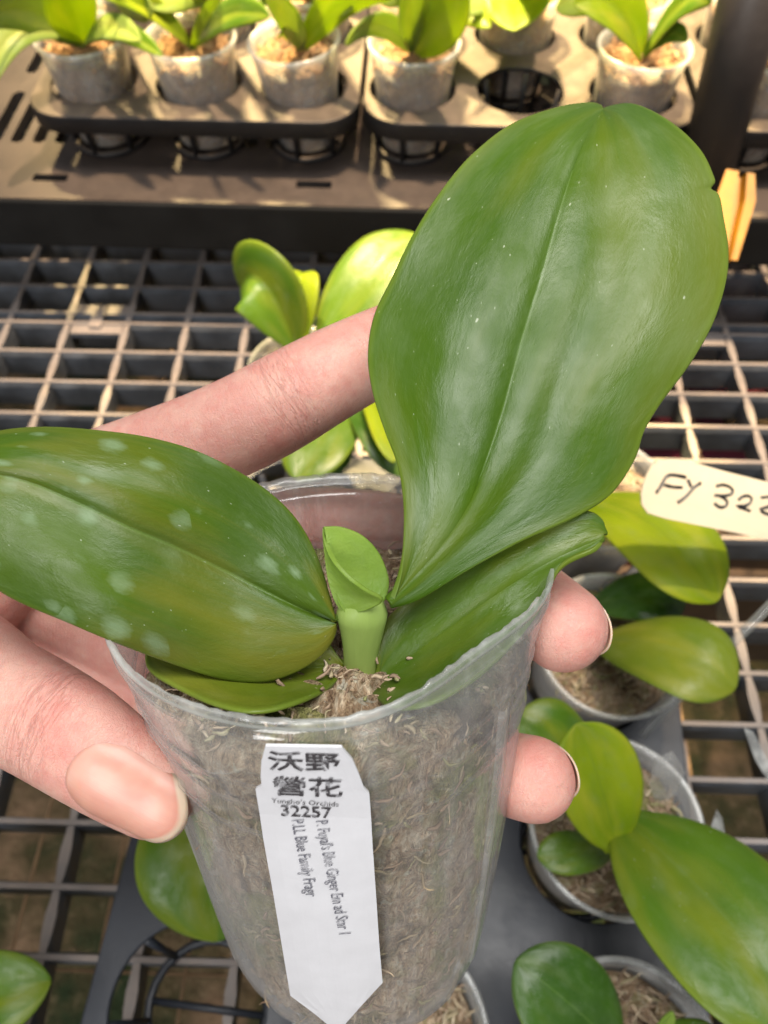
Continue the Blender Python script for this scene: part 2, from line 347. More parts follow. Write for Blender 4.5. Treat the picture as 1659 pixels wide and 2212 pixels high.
# ------------------------------------------------------------------ setting: floor, wire rack, bricks, grating bench
fl = part('floor', [(-3, -2, -.45), (3, -2, -.45), (3, 4, -.45), (-3, 4, -.45)], [(0, 1, 2, 3)], FLOOR, None, smooth=False); fl['kind'] = 'structure'
bme = {}
for nm, mt in (('red', BRICK_R), ('tan', BRICK_T)):
    v, f = box(-.045, .045, -.022, .022, -.03, 0); bme[nm] = mesh('brick', v, f, mt, smooth=False)
bx0 = PL(1450, 950, -.22)
for r in range(4, 9):
    for k in range(8):
        nm = 'red' if (k + r) % 3 else 'tan'
        add('brick', bme[nm], fl, (bx0[0] - .12 + k * .097 + (r % 2) * .04, bx0[1] - .32 + r * .05, -.22), (0, 0, .01 * ((k * 7 + r * 3) % 5 - 2)))
v, f = box(bx0[0] - .2, bx0[0] + .72, bx0[1] - .16, bx0[1] + .12, -.45, -.251)
part('brick_bed', v, f, BRICK_T, fl, smooth=False)

rack = thing('wire_rack', (0, 0, -.13), 'thin tan wire rack below the grating bench', 'rack')
for i in range(16):
    x = -.42 + i * .058; v, f = tube([(x, -.2, -.13), (x + .004, .75, -.13)], [.0011] * 2, 6); part('wire', v, f, WIRE, rack)
for i in range(7):
    y = -.12 + i * .125; v, f = tube([(-.5, y, -.1325), (.5, y + .012, -.1325)], [.0011] * 2, 6); part('wire', v, f, WIRE, rack)

SK = math.radians(.9)
def gr(x, y): return (x * math.cos(SK) - (y - .2) * math.sin(SK), x * math.sin(SK) + (y - .2) * math.cos(SK) + .2 + .008)
bench = thing('grating_bench', (0, .2, 0), 'dusty dark plastic grating bench with rectangular openings', 'bench')
XL = [-.5225 + .0492 * k for k in range(23)]
YC = [.4574 - .0322 * k for k in range(20)] + [.4687 + .0322 * k for k in range(11)]
def longbar():
    secs = []; ys = np.arange(-.24, .80, .0322 / 4)
    for i, y in enumerate(ys):
        wtop = .0017 + .0014 * math.sin(math.pi * ((y - .4574) / .0322 % 1)) ** 2
        secs.append([(-.0014, y, -.022), (.0014, y, -.022), (.0024, y, -.010), (wtop, y, -.0012), (-wtop, y, -.0012), (-.0024, y, -.010)])
    V = [p for s in secs for p in s]; Fc = gridfaces(len(secs), 6, True); Fc += [tuple(range(6))[::-1], tuple(range(len(V) - 6, len(V)))]
    return [(x, y - .2, z) for x, y, z in V], Fc
lm = mesh('long_bar', *longbar(), GRID, smooth=False)
for x in XL:
    g = gr(x, .2); add('long_bar', lm, bench, (g[0], g[1] - .2, 0), (0, 0, SK))
def crossbar():
    secs = []
    for i, x in enumerate(np.arange(-.58, .6, .0492 / 2)):
        b = .0003 * ((i % 2) * 2 - 1)
        secs.append([(x, -.0016, -.027), (x, -.0025 - b, -.005), (x, -.0014, 0), (x, .0014, 0), (x, .0025 + b, -.005), (x, .0016, -.027)])
    V = [p for s in secs for p in s]; Fc = gridfaces(len(secs), 6, True)
    return V, Fc + [tuple(range(6)), tuple(range(len(V) - 6, len(V)))]
cm = mesh('cross_bar', *crossbar(), GRID, smooth=False)
for y in YC:
    g = gr(0, y); add('cross_bar', cm, bench, (g[0], g[1] - .2, 0), (0, 0, SK))
for k in (5, 15):                                       # joining clips between two panels
    xa = XL[k] + .004; g = gr(xa + .021, .4630)
    v, f = merge([box(-.021, .021, .0072, .0165, -.006, -.0016), box(-.021, .021, -.0165, -.0072, -.006, -.0016), box(-.006, .004, -.012, .012, -.004, .0012)])
    add('clip', mesh('clip', v, f, GRID, smooth=False), bench, (g[0], g[1] - .2, 0), (0, 0, SK))

# ------------------------------------------------------------------ raised shelf with slots, trays, post, channel
shelf = thing('plant_shelf', (0, .46, .077), 'black raised shelf with slotted dusty deck behind the grating', 'shelf')
holes = []
for g0 in (-.56, -.40, -.2545, -.0635, .1275, .32):
    for k in range(4):
        for y0 in (.525, .62, .715):
            holes.append(rrect(g0 - .062 + k * .0165, g0 - .062 + k * .0165 + .0095, y0, y0 + .068, .0045, 4))
for x in (-.4487, -.2577, -.0697, .1213, .3123): holes.append(rrect(x - .0125, x + .0125, .4795, .4875, .0008, 2))
o = add('deck', plate(rrect(-.75, .75, .4595, .9, .004, 3), holes, .109, .117), shelf, (0, -.46, -.077)); o.data.materials.clear(); o.data.materials.append(SHELF)
v, f = box(-.75, .75, .4585, .468, .077, .1165)
lip = part('front_lip', v, f, LIP, shelf, smooth=False); bv = lip.modifiers.new('b', 'BEVEL'); bv.width = .0025; bv.segments = 3
for x in (-.6, -.2, .1, .6): v, f = box(x - .006, x + .006, .75, .76, .022, .1088); part('rib', v, f, SHELF, shelf, smooth=False)

def basket(r, h):
    P = []
    for a in np.linspace(0, 2 * math.pi, 6, endpoint=False) + .3:
        c, s = math.cos(a), math.sin(a); P.append(tube([(c * (r + .001), s * (r + .001), -.004), (c * r * .93, s * r * .93, -h * .5), (c * r * .84, s * r * .84, -h + .002)], [.0024, .002, .002], 6))
    ring = [(math.cos(a) * r * .84, math.sin(a) * r * .84, -h + .002) for a in np.linspace(0, 2 * math.pi, 25)]
    P.append(tube(ring, [.0022] * 25, 6, caps=False)); P.append(tube([(-r * .84, 0, -h + .002), (r * .84, 0, -h + .002)], [.0018] * 2, 6))
    return merge(P)
def tray(name, x0, x1, y0, y1, zt, cols, rows, r, h, mat, label, rz=0):
    cx, cy = (x0 + x1) / 2, (y0 + y1) / 2
    t = thing(name, (cx, cy, zt - h), label, 'plant tray'); t.rotation_euler[2] = rz
    X0, X1, Y0, Y1 = x0 - cx, x1 - cx, y0 - cy, y1 - cy
    hl = [circle(x - cx, y - cy, r) for x in cols for y in rows]
    me = plate(rrect(X0, X1, Y0, Y1, .028, 10), hl, -.003, 0, .0008); me.materials.clear(); me.materials.append(mat)
    add('tray_top', me, t, (0, 0, h))
    ol = np.array(rrect(X0, X1, Y0, Y1, .028, 10)); V = []
    inn = np.array(rrect(X0 + .0015, X1 - .0015, Y0 + .0015, Y1 - .0015, .0265, 10))
    for pts, z in ((ol * .9995, -.002), (ol, -.012), (inn, -.012), (inn, -.0031)): V += [(p[0], p[1], z + h) for p in pts]
    add('skirt', mesh('skirt', V, gridfaces(4, len(ol), True), mat), t)
    bm = mesh('basket', *basket(r, h), mat)
    for x in cols:
        for y in rows: add('basket', bm, t, (x - cx, y - cy, h))
    return t
UZ, UH = .16, .0425
UC = [[-.2245, -.1510, -.0775], [-.0025, .0715, .1485], [.2345, .3085, .3825]]; UR = [.533, .608, .683]
tray('plant_tray', -.2640, -.0385, .4875, .735, UZ, UC[0], UR, .0295, UH, TRAYU, 'dusty three column plant tray on the shelf, left of the empty hole')
tray('plant_tray', -.0355, .1880, .4885, .735, UZ, UC[1], UR, .0295, UH, TRAYU, 'dusty plant tray on the shelf with one empty round hole')
tray('plant_tray', .1930, .4200, .4895, .735, UZ, UC[2], UR, .0295, UH, TRAYU, 'dusty plant tray on the shelf, right of the black post')
LZ, LH = .05, .048; LRZ = math.radians(-4)
LX, LY = (-.122, .150), (-.062, .292)
LCX, LCY = sum(LX) / 2, sum(LY) / 2
LCOL, LROW = [-.077, .012, .101], [-.013, .075, .163, .251]
ltray = tray('plant_tray', LX[0], LX[1], LY[0], LY[1], LZ, LCOL, LROW, .0345, LH, TRAYB, 'slate grey plant tray on the grating below the held pot', LRZ)
def lpos(c, r):
    x, y = LCOL[c] - LCX, LROW[r] - LCY
    return np.array([x * math.cos(LRZ) - y * math.sin(LRZ) + LCX, x * math.sin(LRZ) + y * math.cos(LRZ) + LCY])

p0, p1 = PL(1512, 425, .118), None
d0 = Cc(p0)[2]; top = U(1672, -190, d0 - .145)
post = thing('shelf_post', p0, 'black round post rising from the shelf beside the big leaf', 'post')
v, f = tube([p0, p0 * .5 + top * .5, top], [.0178] * 3, 28); ps = part('post_tube', v, f, POST, post)
v, f = tube([p0 + (0, 0, .0005), p0 + (0, 0, .012)], [.023, .021], 28); part('post_foot', v, f, POST, post)

ya, yb = U(1597, 372, .452), U(1566, 560, .452)
cl = thing('yellow_channel', yb, 'yellow plastic channel strip hanging below the black post', 'channel')
ax_ = nrm(yb - ya); sd = nrm(U(1640, 455, .452) - U(1560, 432, .452)); sd = nrm(sd - ax_ * sd.dot(ax_)); bk = np.cross(ax_, sd); bk = bk if Cc(bk + C)[2] > 0 else -bk
prof = [(-.0115, .000), (-.0115, -.0012), (-.001, -.0012), (.000, .006), (.005, .006), (.006, -.0012), (.0125, -.0012), (.0125, .0004), (.0072, .0004), (.006, .0075), (-.001, .0075), (-.002, .0004)]
V = [];
for q, wd in ((ya, .7), (ya * .7 + yb * .3, .95), (yb, .55)):
    for a, b in prof: V.append(q + sd * a * wd + bk * b)
part('channel_body', V, gridfaces(3, len(prof), True) + [tuple(range(12)), tuple(range(24, 36))], YELLOW, cl, smooth=False)

# ------------------------------------------------------------------ generic potted orchid for the background
def revolve(prof, n=48):
    V = [(r * math.cos(a), r * math.sin(a), z) for r, z in prof for a in np.linspace(0, 2 * math.pi, n, endpoint=False)]
    return V, gridfaces(len(prof), n, True)
def strands(n, fn, seed, lmin=.004, lmax=.012, rad=.00035):
    rg = np.random.default_rng(seed); P = []
    for _ in range(n):
        p, t, up = fn(rg); L = rg.uniform(lmin, lmax); b = np.cross(t, up); k = rg.normal(0, .7); k2 = rg.normal(0, .25)
        pts = [np.array(p)]; dr = np.array(t)
        for _k in range(6):
            pts.append(pts[-1] + dr * L / 6); dr = nrm(dr + b * rg.normal(k * .5, .45) + up * rg.normal(k2 * -.3, .25) + t * .15)
        r = rad * rg.uniform(.5, 1.5); P.append(tube(pts, [r * .5, r, r * 1.1, r, r * .8, r * .6, r * .3], 4, caps=False))
    return merge(P)
def pot_set(rt, rb, h, clear, mossm, strm, seed, depth):
    prof = [(rb * .0 + .001, 0), (rb * .8, .0005), (rb, .003)] + [(rb + (rt - rb) * k / 8, .003 + (h - .003) * k / 8) for k in range(1, 9)]
    a = mesh('pot', *revolve(prof), clear)
    rim = [(rt - .0004, h - .003), (rt + .0012, h - .0022), (rt + .0016, h), (rt + .0006, h + .0008), (rt - .0006, h)]
    b = mesh('rim', *revolve(rim), CLEAR_RIM)
    zt = h - depth; n, m = 20, 36; V, rg = [], np.random.default_rng(seed)
    lo = [(rb - .002, .002)] + [(rb + (rt - rb) * (z / h) - .0016, z) for z in np.linspace(.006, zt - .003, 6)]
    for r, z in lo: V += [(r * math.cos(a_), r * math.sin(a_), z) for a_ in np.linspace(0, 2 * math.pi, m, endpoint=False)]
    for k in range(9):
        r = (rb + (rt - rb) * (zt / h) - .0018) * (1 - k / 9)
        for a_ in np.linspace(0, 2 * math.pi, m, endpoint=False):
            V.append((r * math.cos(a_), r * math.sin(a_), zt - .001 + .0028 * math.sin(r * 260 + a_ * 3) * math.sin(a_ * 5 + r * 90) + rg.normal(0, .0007)))
    V.append((0, 0, zt)); k0 = len(V) - 1 - m; Fc = gridfaces(len(lo) + 9, m, True) + [(k0 + j, k0 + (j + 1) % m, len(V) - 1) for j in range(m)]
    c = mesh('moss', V, Fc, mossm)
    def fn(r_):
        rr = (rb + (rt - rb) * zt / h - .003) * math.sqrt(r_.uniform()); a_ = r_.uniform(0, 6.283)
        t = nrm([r_.normal(), r_.normal(), r_.normal() * .35]); return np.array([rr * math.cos(a_), rr * math.sin(a_), zt + r_.uniform(0, .0025)]), t, np.array([0, 0, 1.])
    d = mesh('moss_strands', *strands(420, fn, seed + 1, .003, .011, .00042), strm)
    return a, b, c, d
POT_L = pot_set(.0365, .0265, .085, CLEAR_BG, MOSS, STRAND, 11, .012)
POT_U = pot_set(.0295, .0215, .0700, CLEAR_BG, MOSS_SUN, STRAND_SUN, 21, .009)
def potted(loc, kit, label, group, rot=0., tilt=(0, 0)):
    t = thing('potted_orchid', loc, label, 'potted orchid', group)
    p = add('pot', kit[0], t, (0, 0, 0), (tilt[0], tilt[1], rot)); solid(p, .0006); add('rim', kit[1], p)
    add('moss', kit[2], t, (0, 0, 0), (tilt[0], tilt[1], rot)); s = add('moss_strands', kit[3], t, (0, 0, 0), (tilt[0], tilt[1], rot)); s['kind'] = 'stuff'
    return t
def wleaf(root, base, tip, width, lift, mat, fold=.18, roll=0., curl=0., neck=.28, n=26, m=13, wav=.0, side=None, tipw=.62, label=None):
    """leaf in world space: bezier midrib from base to tip bowed upward by lift, blade folded about the midrib"""
    base, tip = np.asarray(base, float), np.asarray(tip, float); mid = (base + tip) / 2 + np.array([0, 0, lift]); L = np.linalg.norm(tip - base)
    V, uv = [], []; d = tip - base
    sdir = nrm(np.cross(d, [0, 0, 1.]) if side is None else side)
    for i in range(n):
        u = i / (n - 1); p = (1 - u) ** 2 * base + 2 * u * (1 - u) * mid + u * u * tip
        t = nrm(2 * (1 - u) * (mid - base) + 2 * u * (tip - mid)); s = nrm(sdir - t * t.dot(sdir)); up = np.cross(s, t)
        ra = roll + curl * u; s2 = s * math.cos(ra) + up * math.sin(ra); up2 = np.cross(s2, t)
        e = 1 - abs((u - tipw) / (tipw if u < tipw else 1 - tipw)) ** (2.0 if u < tipw else 2.3)
        wd = width / 2 * max(max(e, 0) ** .62, neck * max(0, 1 - u * 2.2)); wd = max(wd, .0004)
        for j in range(m):
            v = -1 + 2 * j / (m - 1)
            V.append(p + s2 * v * wd + up2 * (fold * wd * (abs(v) ** 1.3 - .10 * math.exp(-(v / .10) ** 2)) + wav * math.sin(u * 11 + v * 2) * abs(v) - .16 * wd * v ** 4))
            uv.append((u, (v + 1) / 2))
    o = part('leaf', V, gridfaces(n, m), mat, root, uv); solid(o, .0009, 1, 0)
    if label: o['label'] = label
    return o
def stemlet(root, p, q, r, mat):
    v, f = tube(crom([p, (np.array(p) + q) / 2, q], 5), [r, r, r * .95, r * .9, r * .7], 10); return part('stem', v, f, mat, root)

# ---- upper trays
G1 = 'young orchids in the shelf trays'
def upot(c, col, r, label, tilt=(0, 0)):
    x, y = UC[c][col], UR[r]; return potted((x, y, UZ - .0395), POT_U, label, G1, random.uniform(0, 6), tilt), np.array([x, y, UZ + .0225])
def uleaf(t, b, px, py, z, wpx, lift, mat, **k):
    tip = PL(px, py, z); return wleaf(t, b, tip, 1.05 * wpx * Cc((b + tip) / 2)[2] / F, lift, mat, side=np.cross(tip - b, C - b), tipw=.46, **k)
t, b = upot(0, 0, 0, 'young orchid with one tall upright leaf, front left corner of the tray')
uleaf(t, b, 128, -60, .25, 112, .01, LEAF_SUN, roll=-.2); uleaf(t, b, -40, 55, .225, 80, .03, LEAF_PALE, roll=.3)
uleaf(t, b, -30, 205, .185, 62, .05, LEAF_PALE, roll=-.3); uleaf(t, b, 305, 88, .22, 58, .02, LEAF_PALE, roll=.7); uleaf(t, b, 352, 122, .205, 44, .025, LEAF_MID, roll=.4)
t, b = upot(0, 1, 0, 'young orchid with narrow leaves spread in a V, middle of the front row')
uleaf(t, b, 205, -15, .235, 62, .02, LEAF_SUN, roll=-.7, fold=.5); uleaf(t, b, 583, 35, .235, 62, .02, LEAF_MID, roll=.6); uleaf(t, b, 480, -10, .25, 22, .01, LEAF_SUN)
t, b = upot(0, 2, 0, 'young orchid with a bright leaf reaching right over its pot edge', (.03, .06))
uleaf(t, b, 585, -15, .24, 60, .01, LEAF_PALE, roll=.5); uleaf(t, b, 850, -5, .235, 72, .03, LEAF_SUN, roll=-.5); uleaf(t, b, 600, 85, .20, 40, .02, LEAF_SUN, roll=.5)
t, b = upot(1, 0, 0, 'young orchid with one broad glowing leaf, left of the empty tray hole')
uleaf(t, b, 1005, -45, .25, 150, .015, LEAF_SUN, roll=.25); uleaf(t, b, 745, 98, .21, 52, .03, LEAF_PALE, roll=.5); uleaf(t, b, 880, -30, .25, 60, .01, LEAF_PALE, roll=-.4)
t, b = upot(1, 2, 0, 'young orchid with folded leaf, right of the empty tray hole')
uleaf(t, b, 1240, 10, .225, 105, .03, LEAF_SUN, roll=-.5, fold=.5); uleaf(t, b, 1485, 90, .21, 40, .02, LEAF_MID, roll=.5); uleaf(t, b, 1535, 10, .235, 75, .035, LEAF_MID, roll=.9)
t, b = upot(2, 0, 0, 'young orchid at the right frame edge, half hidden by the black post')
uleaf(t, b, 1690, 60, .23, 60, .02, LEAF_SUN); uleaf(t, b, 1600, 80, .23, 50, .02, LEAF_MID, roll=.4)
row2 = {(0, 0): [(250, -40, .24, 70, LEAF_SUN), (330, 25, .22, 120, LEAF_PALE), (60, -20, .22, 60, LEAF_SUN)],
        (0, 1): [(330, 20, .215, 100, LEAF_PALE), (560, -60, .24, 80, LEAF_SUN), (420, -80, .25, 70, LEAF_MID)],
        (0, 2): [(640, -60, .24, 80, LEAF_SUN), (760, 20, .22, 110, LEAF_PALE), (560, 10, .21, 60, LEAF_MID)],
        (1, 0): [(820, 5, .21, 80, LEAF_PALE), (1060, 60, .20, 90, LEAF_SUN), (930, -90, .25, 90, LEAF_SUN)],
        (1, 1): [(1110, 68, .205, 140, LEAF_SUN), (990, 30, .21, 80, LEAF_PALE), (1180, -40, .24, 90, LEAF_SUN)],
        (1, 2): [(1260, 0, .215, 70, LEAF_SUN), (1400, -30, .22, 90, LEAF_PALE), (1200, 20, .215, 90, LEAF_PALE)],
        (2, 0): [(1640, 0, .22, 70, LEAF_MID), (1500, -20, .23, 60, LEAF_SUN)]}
names2 = {(0, 0): 'behind the tall upright leaf', (0, 1): 'behind the V shaped plant', (0, 2): 'behind the leaf reaching right', (1, 0): 'behind the broad glowing leaf',
          (1, 1): 'directly behind the empty tray hole', (1, 2): 'behind the folded leaf plant', (2, 0): 'behind the post at the right'}
for (c, col), ls in row2.items():
    t, b = upot(c, col, 1, 'young orchid in the second tray row, ' + names2[(c, col)])
    for px, py, z, wp, mt in ls: uleaf(t, b, px, py, z, wp, .02, mt, roll=random.uniform(-.5, .5))
for c, col in ((0, 0), (0, 1), (0, 2), (1, 0), (1, 1), (1, 2)):
    t, b = upot(c, col, 2, 'young orchid in the third tray row, %s at the top frame edge' % ('far left', 'left', 'centre left', 'centre', 'centre right', 'right')[c * 3 + col])
    for k in range(3):
        a = random.uniform(0, 6.28); tip = b + np.array([math.cos(a) * .05, math.sin(a) * .04, .03]); wleaf(t, b, tip, .026, .02, random.choice([LEAF_SUN, LEAF_PALE]))

# ---- lower bench
G2 = 'orchids in clear pots on the grating bench'
def lpot(xy, label, base=.012, tilt=(0, 0)):
    return potted((xy[0], xy[1], base), POT_L, label, G2, random.uniform(0, 6), tilt), np.array([xy[0], xy[1], base + .075])
def lleaf(t, b, px, py, z, wpx, lift, mat, b0=None, **k):
    if b0 is not None: b = PL(b0[0], b0[1], b0[2])
    tip = PL(px, py, z); return wleaf(t, b, tip, wpx * Cc((b + tip) / 2)[2] / F, lift, mat, **k)
t, b = lpot(lpos(2, 3), 'orchid behind the big held leaf with a broad sunlit leaf below the cream tag')
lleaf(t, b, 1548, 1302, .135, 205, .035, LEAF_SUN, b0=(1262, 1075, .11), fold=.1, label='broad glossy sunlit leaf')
lleaf(t, b, 1180, 930, .14, 120, .02, LEAF_MID)
t, b = lpot(lpos(2, 2), 'orchid beside the middle fingertip with a long yellow green leaf to the right', tilt=(.03, .04))
lleaf(t, b, 1590, 1488, .135, 195, .035, LEAF_OLD, b0=(1285, 1385, .10), fold=.08)
lleaf(t, b, 1480, 1300, .105, 120, .02, LEAF_DK, b0=(1275, 1310, .095), fold=.1)
t, b = lpot(lpos(2, 1), 'orchid with small round leaf and one very large leaf at the right edge')
lleaf(t, b, 1245, 1562, .165, 188, .012, LEAF_SUN, b0=(1330, 1835, .115), fold=.22, roll=.25, tipw=.55, label='small bright round leaf')
lleaf(t, b, 1120, 1540, .135, 165, .02, LEAF_MID, b0=(1290, 1720, .10))
lleaf(t, b, 1765, 2260, .15, 330, .03, LEAF_MID, b0=(1338, 1762, .115), fold=.12, tipw=.5, label='very large glossy leaf')
lleaf(t, b, 1160, 1850, .105, 90, .01, LEAF_LOW, b0=(1320, 1840, .092))
t, b = lpot(lpos(2, 0), 'orchid in the bottom right corner with a dark round leaf and pale shoot')
lleaf(t, b, 1112, 2075, .13, 215, .02, LEAF_DK, b0=(1340, 2275, .10), fold=.1, tipw=.5)
lleaf(t, b, 1452, 2185, .125, 30, .004, LEAF_NEW, b0=(1405, 2240, .10), fold=.6); lleaf(t, b, 1560, 2260, .11, 90, .01, LEAF_MID, b0=(1410, 2240, .098))
t, b = lpot(lpos(1, 0), 'clear pot with only moss showing under the base of the held pot')
lleaf(t, b, 760, 2330, .12, 120, .02, LEAF_MID)
t, b = lpot(lpos(0, 1), 'orchid under the thumb with one green leaf hanging down')
lleaf(t, b, 470, 2035, .10, 300, .03, LEAF_MID, b0=(450, 1670, .11), fold=.1, tipw=.55)
lleaf(t, b, 330, 1600, .12, 130, .02, LEAF_DK)
t, b = lpot(PL(-190, 2200, .06)[:2], 'orchid beyond the lower left corner with a leaf tip in view', .0005)
lleaf(t, b, 112, 2118, .11, 190, .03, LEAF_MID, b0=(-190, 2230, .085), tipw=.5)
t, b = lpot(PL(668, 855, .06)[:2], 'orchid behind the index finger with curled sunlit leaves', .0005)
lleaf(t, b, 520, 622, .125, 150, .055, LEAF_MID, b0=(640, 752, .10), fold=.5, roll=.5, curl=.6, tipw=.5)
lleaf(t, b, 655, 590, .13, 90, .03, LEAF_SUN, b0=(645, 752, .10), fold=.4, tipw=.5)
lleaf(t, b, 900, 505, .13, 170, .02, LEAF_LOW, b0=(690, 745, .10), fold=.12); lleaf(t, b, 640, 1040, .11, 150, .02, LEAF_LOW, b0=(770, 860, .10), fold=.1)
lleaf(t, b, 870, 1030, .11, 110, .03, LEAF_DK, b0=(770, 880, .10)); lleaf(t, b, 850, 1000, .13, 60, .02, LEAF_SUN, b0=(790, 850, .11), fold=.3)
lleaf(t, b, 720, 1030, .085, 110, .012, LEAF_DK, b0=(690, 890, .08))
# pot tag, clear stakes
tg = thing('plant_tag', PL(1440, 1690, .09), 'small translucent blank tag leaning inside the pot by the large leaf', 'plant tag')
q = [U(1415, 1640, .335), U(1452, 1622, .330), U(1480, 1668, .333), U(1462, 1712, .345), U(1420, 1745, .352), U(1402, 1690, .345)]
o = part('tag_plate', q, [(0, 1, 2, 3, 4, 5)], CLEAR_BG, tg, smooth=False); solid(o, .0005)
st = thing('plant_stake', U(1390, 1585, .345), 'long clear plastic rod slanting past the cream tag', 'stake')
v, f = tube([U(1735, 1235, .320), U(1560, 1412, .360), U(1388, 1588, .378)], [.0021] * 3, 10); part('rod', v, f, CLEAR_ROD, st)
st = thing('plant_stake', U(1680, 1710, .36), 'short pointed clear stake at the right edge above the large leaf', 'stake')
o = part('blade', [U(1606, 1571, .33), U(1626, 1580, .33), U(1650, 1628, .335), U(1690, 1700, .34), U(1670, 1705, .34), U(1630, 1640, .335)], [(0, 1, 2, 3, 4, 5)], CLEAR_RIM, st, smooth=False); solid(o, .0008)
st = thing('plant_stake', U(1560, 1790, .33), 'tiny clear stake tip poking up behind the large leaf', 'stake')
o = part('blade', [U(1548, 1748, .335), U(1560, 1768, .335), U(1566, 1800, .34), U(1535, 1788, .34)], [(0, 1, 2, 3)], CLEAR_RIM, st, smooth=False); solid(o, .001)
# cream tag with handwriting
TD = .30
ft = thing('plant_tag', U(1800, 1150, TD), 'cream plastic tag with black handwriting at the right edge', 'plant tag')
def tq(px, py): return U(px, py, TD + (px - 1385) * 4e-5)
ol = crom([(1398, 1108), (1385, 1088), (1385, 1060), (1398, 1020), (1412, 1000), (1432, 993), (1470, 992), (1560, 1017), (1659, 1042), (1850, 1092), (1985, 1150), (1850, 1212), (1659, 1166), (1500, 1133), (1440, 1121)], 60)
V = [tq(*p) for p in ol]; o = part('tag_plate', V, [tuple(range(len(V)))], TAGC, ft, smooth=False); solid(o, .0007, 0, 0)
cdir = nrm(C - U(1520, 1080, TD))
strokes = [[(390, 550), (440, 480), (490, 385), (540, 347), (640, 355), (730, 377)], [(480, 460), (580, 485), (690, 490)], [(748, 400), (785, 490)], [(900, 435), (820, 490), (730, 590), (635, 662)],
           [(1070, 475), (1150, 460), (1230, 490), (1255, 540), (1200, 580), (1050, 580)], [(1110, 588), (1185, 640), (1180, 700), (1110, 715), (1045, 670)],
           [(1320, 635), (1370, 590), (1450, 590), (1470, 640), (1400, 700), (1295, 700), (1380, 730), (1460, 760)], [(1575, 605), (1680, 600), (1730, 650), (1660, 710), (1560, 740), (1640, 790), (1760, 815)]]
for s in strokes:
    pts = crom([(1344 + .1898 * x, 960 + .1898 * y) for x, y in s], 14); wv = 3.6 * TD / F
    P3 = [tq(*p) + cdir * .0009 for p in pts]; v, f = tube(P3, [(wv * random.uniform(.85, 1.1), .00012) for _ in P3], 8, up=cdir)
    part('lettering', v, f, MARKER, ft)

# ------------------------------------------------------------------ the held pot
PO = np.array([-.00995, .01039, .14402]); PA = nrm([.0358, .8842, .4658])
PEX = nrm(np.array([1, 0, 0]) - PA * PA[0]); PAW = nrm(np.array([0, 0, 1.]) - PA * PA[2]); PAW = nrm(PAW - PEX * PAW.dot(PEX))
HP, RT = .107, .0408
def rw(h):
    h = np.asarray(h, float); r = np.interp(h, [0, .003, .02, .05, .094, .100, .1045, .107], [RT, .0402, .0376, .0348, .0306, .0293, .0268, .0235])
    return r
def Ppot(th, h, off=0.):                       # th 0 = front, 90 deg = right; result in camera frame
    th, h = np.asarray(th, float), np.asarray(h, float); r = rw(h) + off
    r = r * (1 - .13 * np.where((th > 0) & (th < math.pi / 2), np.sin(2 * th) ** 2, 0) * np.exp(-h / .03))
    return PO + h[..., None] * PA + (r * np.sin(th))[..., None] * PEX - (r * np.cos(th))[..., None] * PAW
def px_of(c): return np.stack([CX + F * c[..., 0] / c[..., 2], CY + F * c[..., 1] / c[..., 2]], -1)
_th, _h = np.meshgrid(np.radians(np.linspace(-88, 88, 177)), np.linspace(.001, .105, 209), indexing='ij'); _pp = px_of(Ppot(_th, _h))
def inv(px, py, off=0.):
    d = (_pp[..., 0] - px) ** 2 + (_pp[..., 1] - py) ** 2; i = np.unravel_index(d.argmin(), d.shape); x = np.array([_th[i], _h[i]])
    for _ in range(8):
        f0 = px_of(Ppot(x[0], x[1], off)); e = 1e-5
        J = np.stack([(px_of(Ppot(x[0] + e, x[1], off)) - f0) / e, (px_of(Ppot(x[0], x[1] + e, off)) - f0) / e], 1)
        x = x - np.linalg.solve(J, f0 - (px, py))
    return x
held = thing('potted_orchid', W(PO + PA * HP), 'orchid with large glossy leaves in a clear pot held up by the hand', 'potted orchid')
NT = 120; ths = np.linspace(-math.pi, math.pi, NT, endpoint=False)
hs = sorted(set(list(np.round(np.linspace(.0015, .107, 60), 5)) + [.0036, .0039, .0042, .0045, .0048, .0155, .016, .0165, .017, .0205, .021, .0215, .022, .0275, .028, .0285]))
V = []
for h in hs:
    bump = sum(.0005 * math.exp(-((h - c) / .00045) ** 2) for c in (.0042, .0162, .0212, .028))
    V.append(W(Ppot(ths, np.full(NT, h), bump + (.0004 * np.sin(ths * 3 + h * 60) + .00016 * np.sin(ths * 11 + 1) + .00010 * np.sin(ths * 23 + h * 30)) * min(1, max(0, h - .006) / .01))))
pot = part('pot', np.concatenate(V), gridfaces(len(hs), NT, True), CLEAR, held, [(abs(a_) / math.pi, h / .107) for h in hs for a_ in ths]); solid(pot, .0005)
jag = rng.normal(0, .00028, NT * 3); jag = np.convolve(jag, [.25, .5, .25], 'same')
ths3 = np.linspace(-math.pi, math.pi, NT * 3, endpoint=False); V = []
for h, off, kj in ((.0020, -.0001, 0), (.0016, .0006, 0), (.0008, .0007, .3), (-.0003, .0005, 1), (-.0004, -.0001, 1), (.0012, -.0005, .2)):
    V.append(W(Ppot(ths3, np.full(NT * 3, h) + jag * kj, off)))
part('rim', np.concatenate(V), gridfaces(6, NT * 3, True), CLEAR_RIM, pot)
for th0, h0, h1 in ((58, .018, .094), (-62, .03, .094), (140, .02, .09), (-150, .02, .09)):
    hh = np.linspace(h0, h1, 24); V = []
    for dth, off in ((-2.6, .0001), (-1.7, .0009), (1.7, .0009), (2.6, .0001)): V.append(W(Ppot(np.full(24, math.radians(th0 + dth)), hh, off)))
    part('rib', np.concatenate(V), gridfaces(4, 24), CLEAR_BG, pot)
hb = np.r_[0.107]; V = list(W(Ppot(ths, np.full(NT, .107)))) + [W(PO + PA * .1065)]
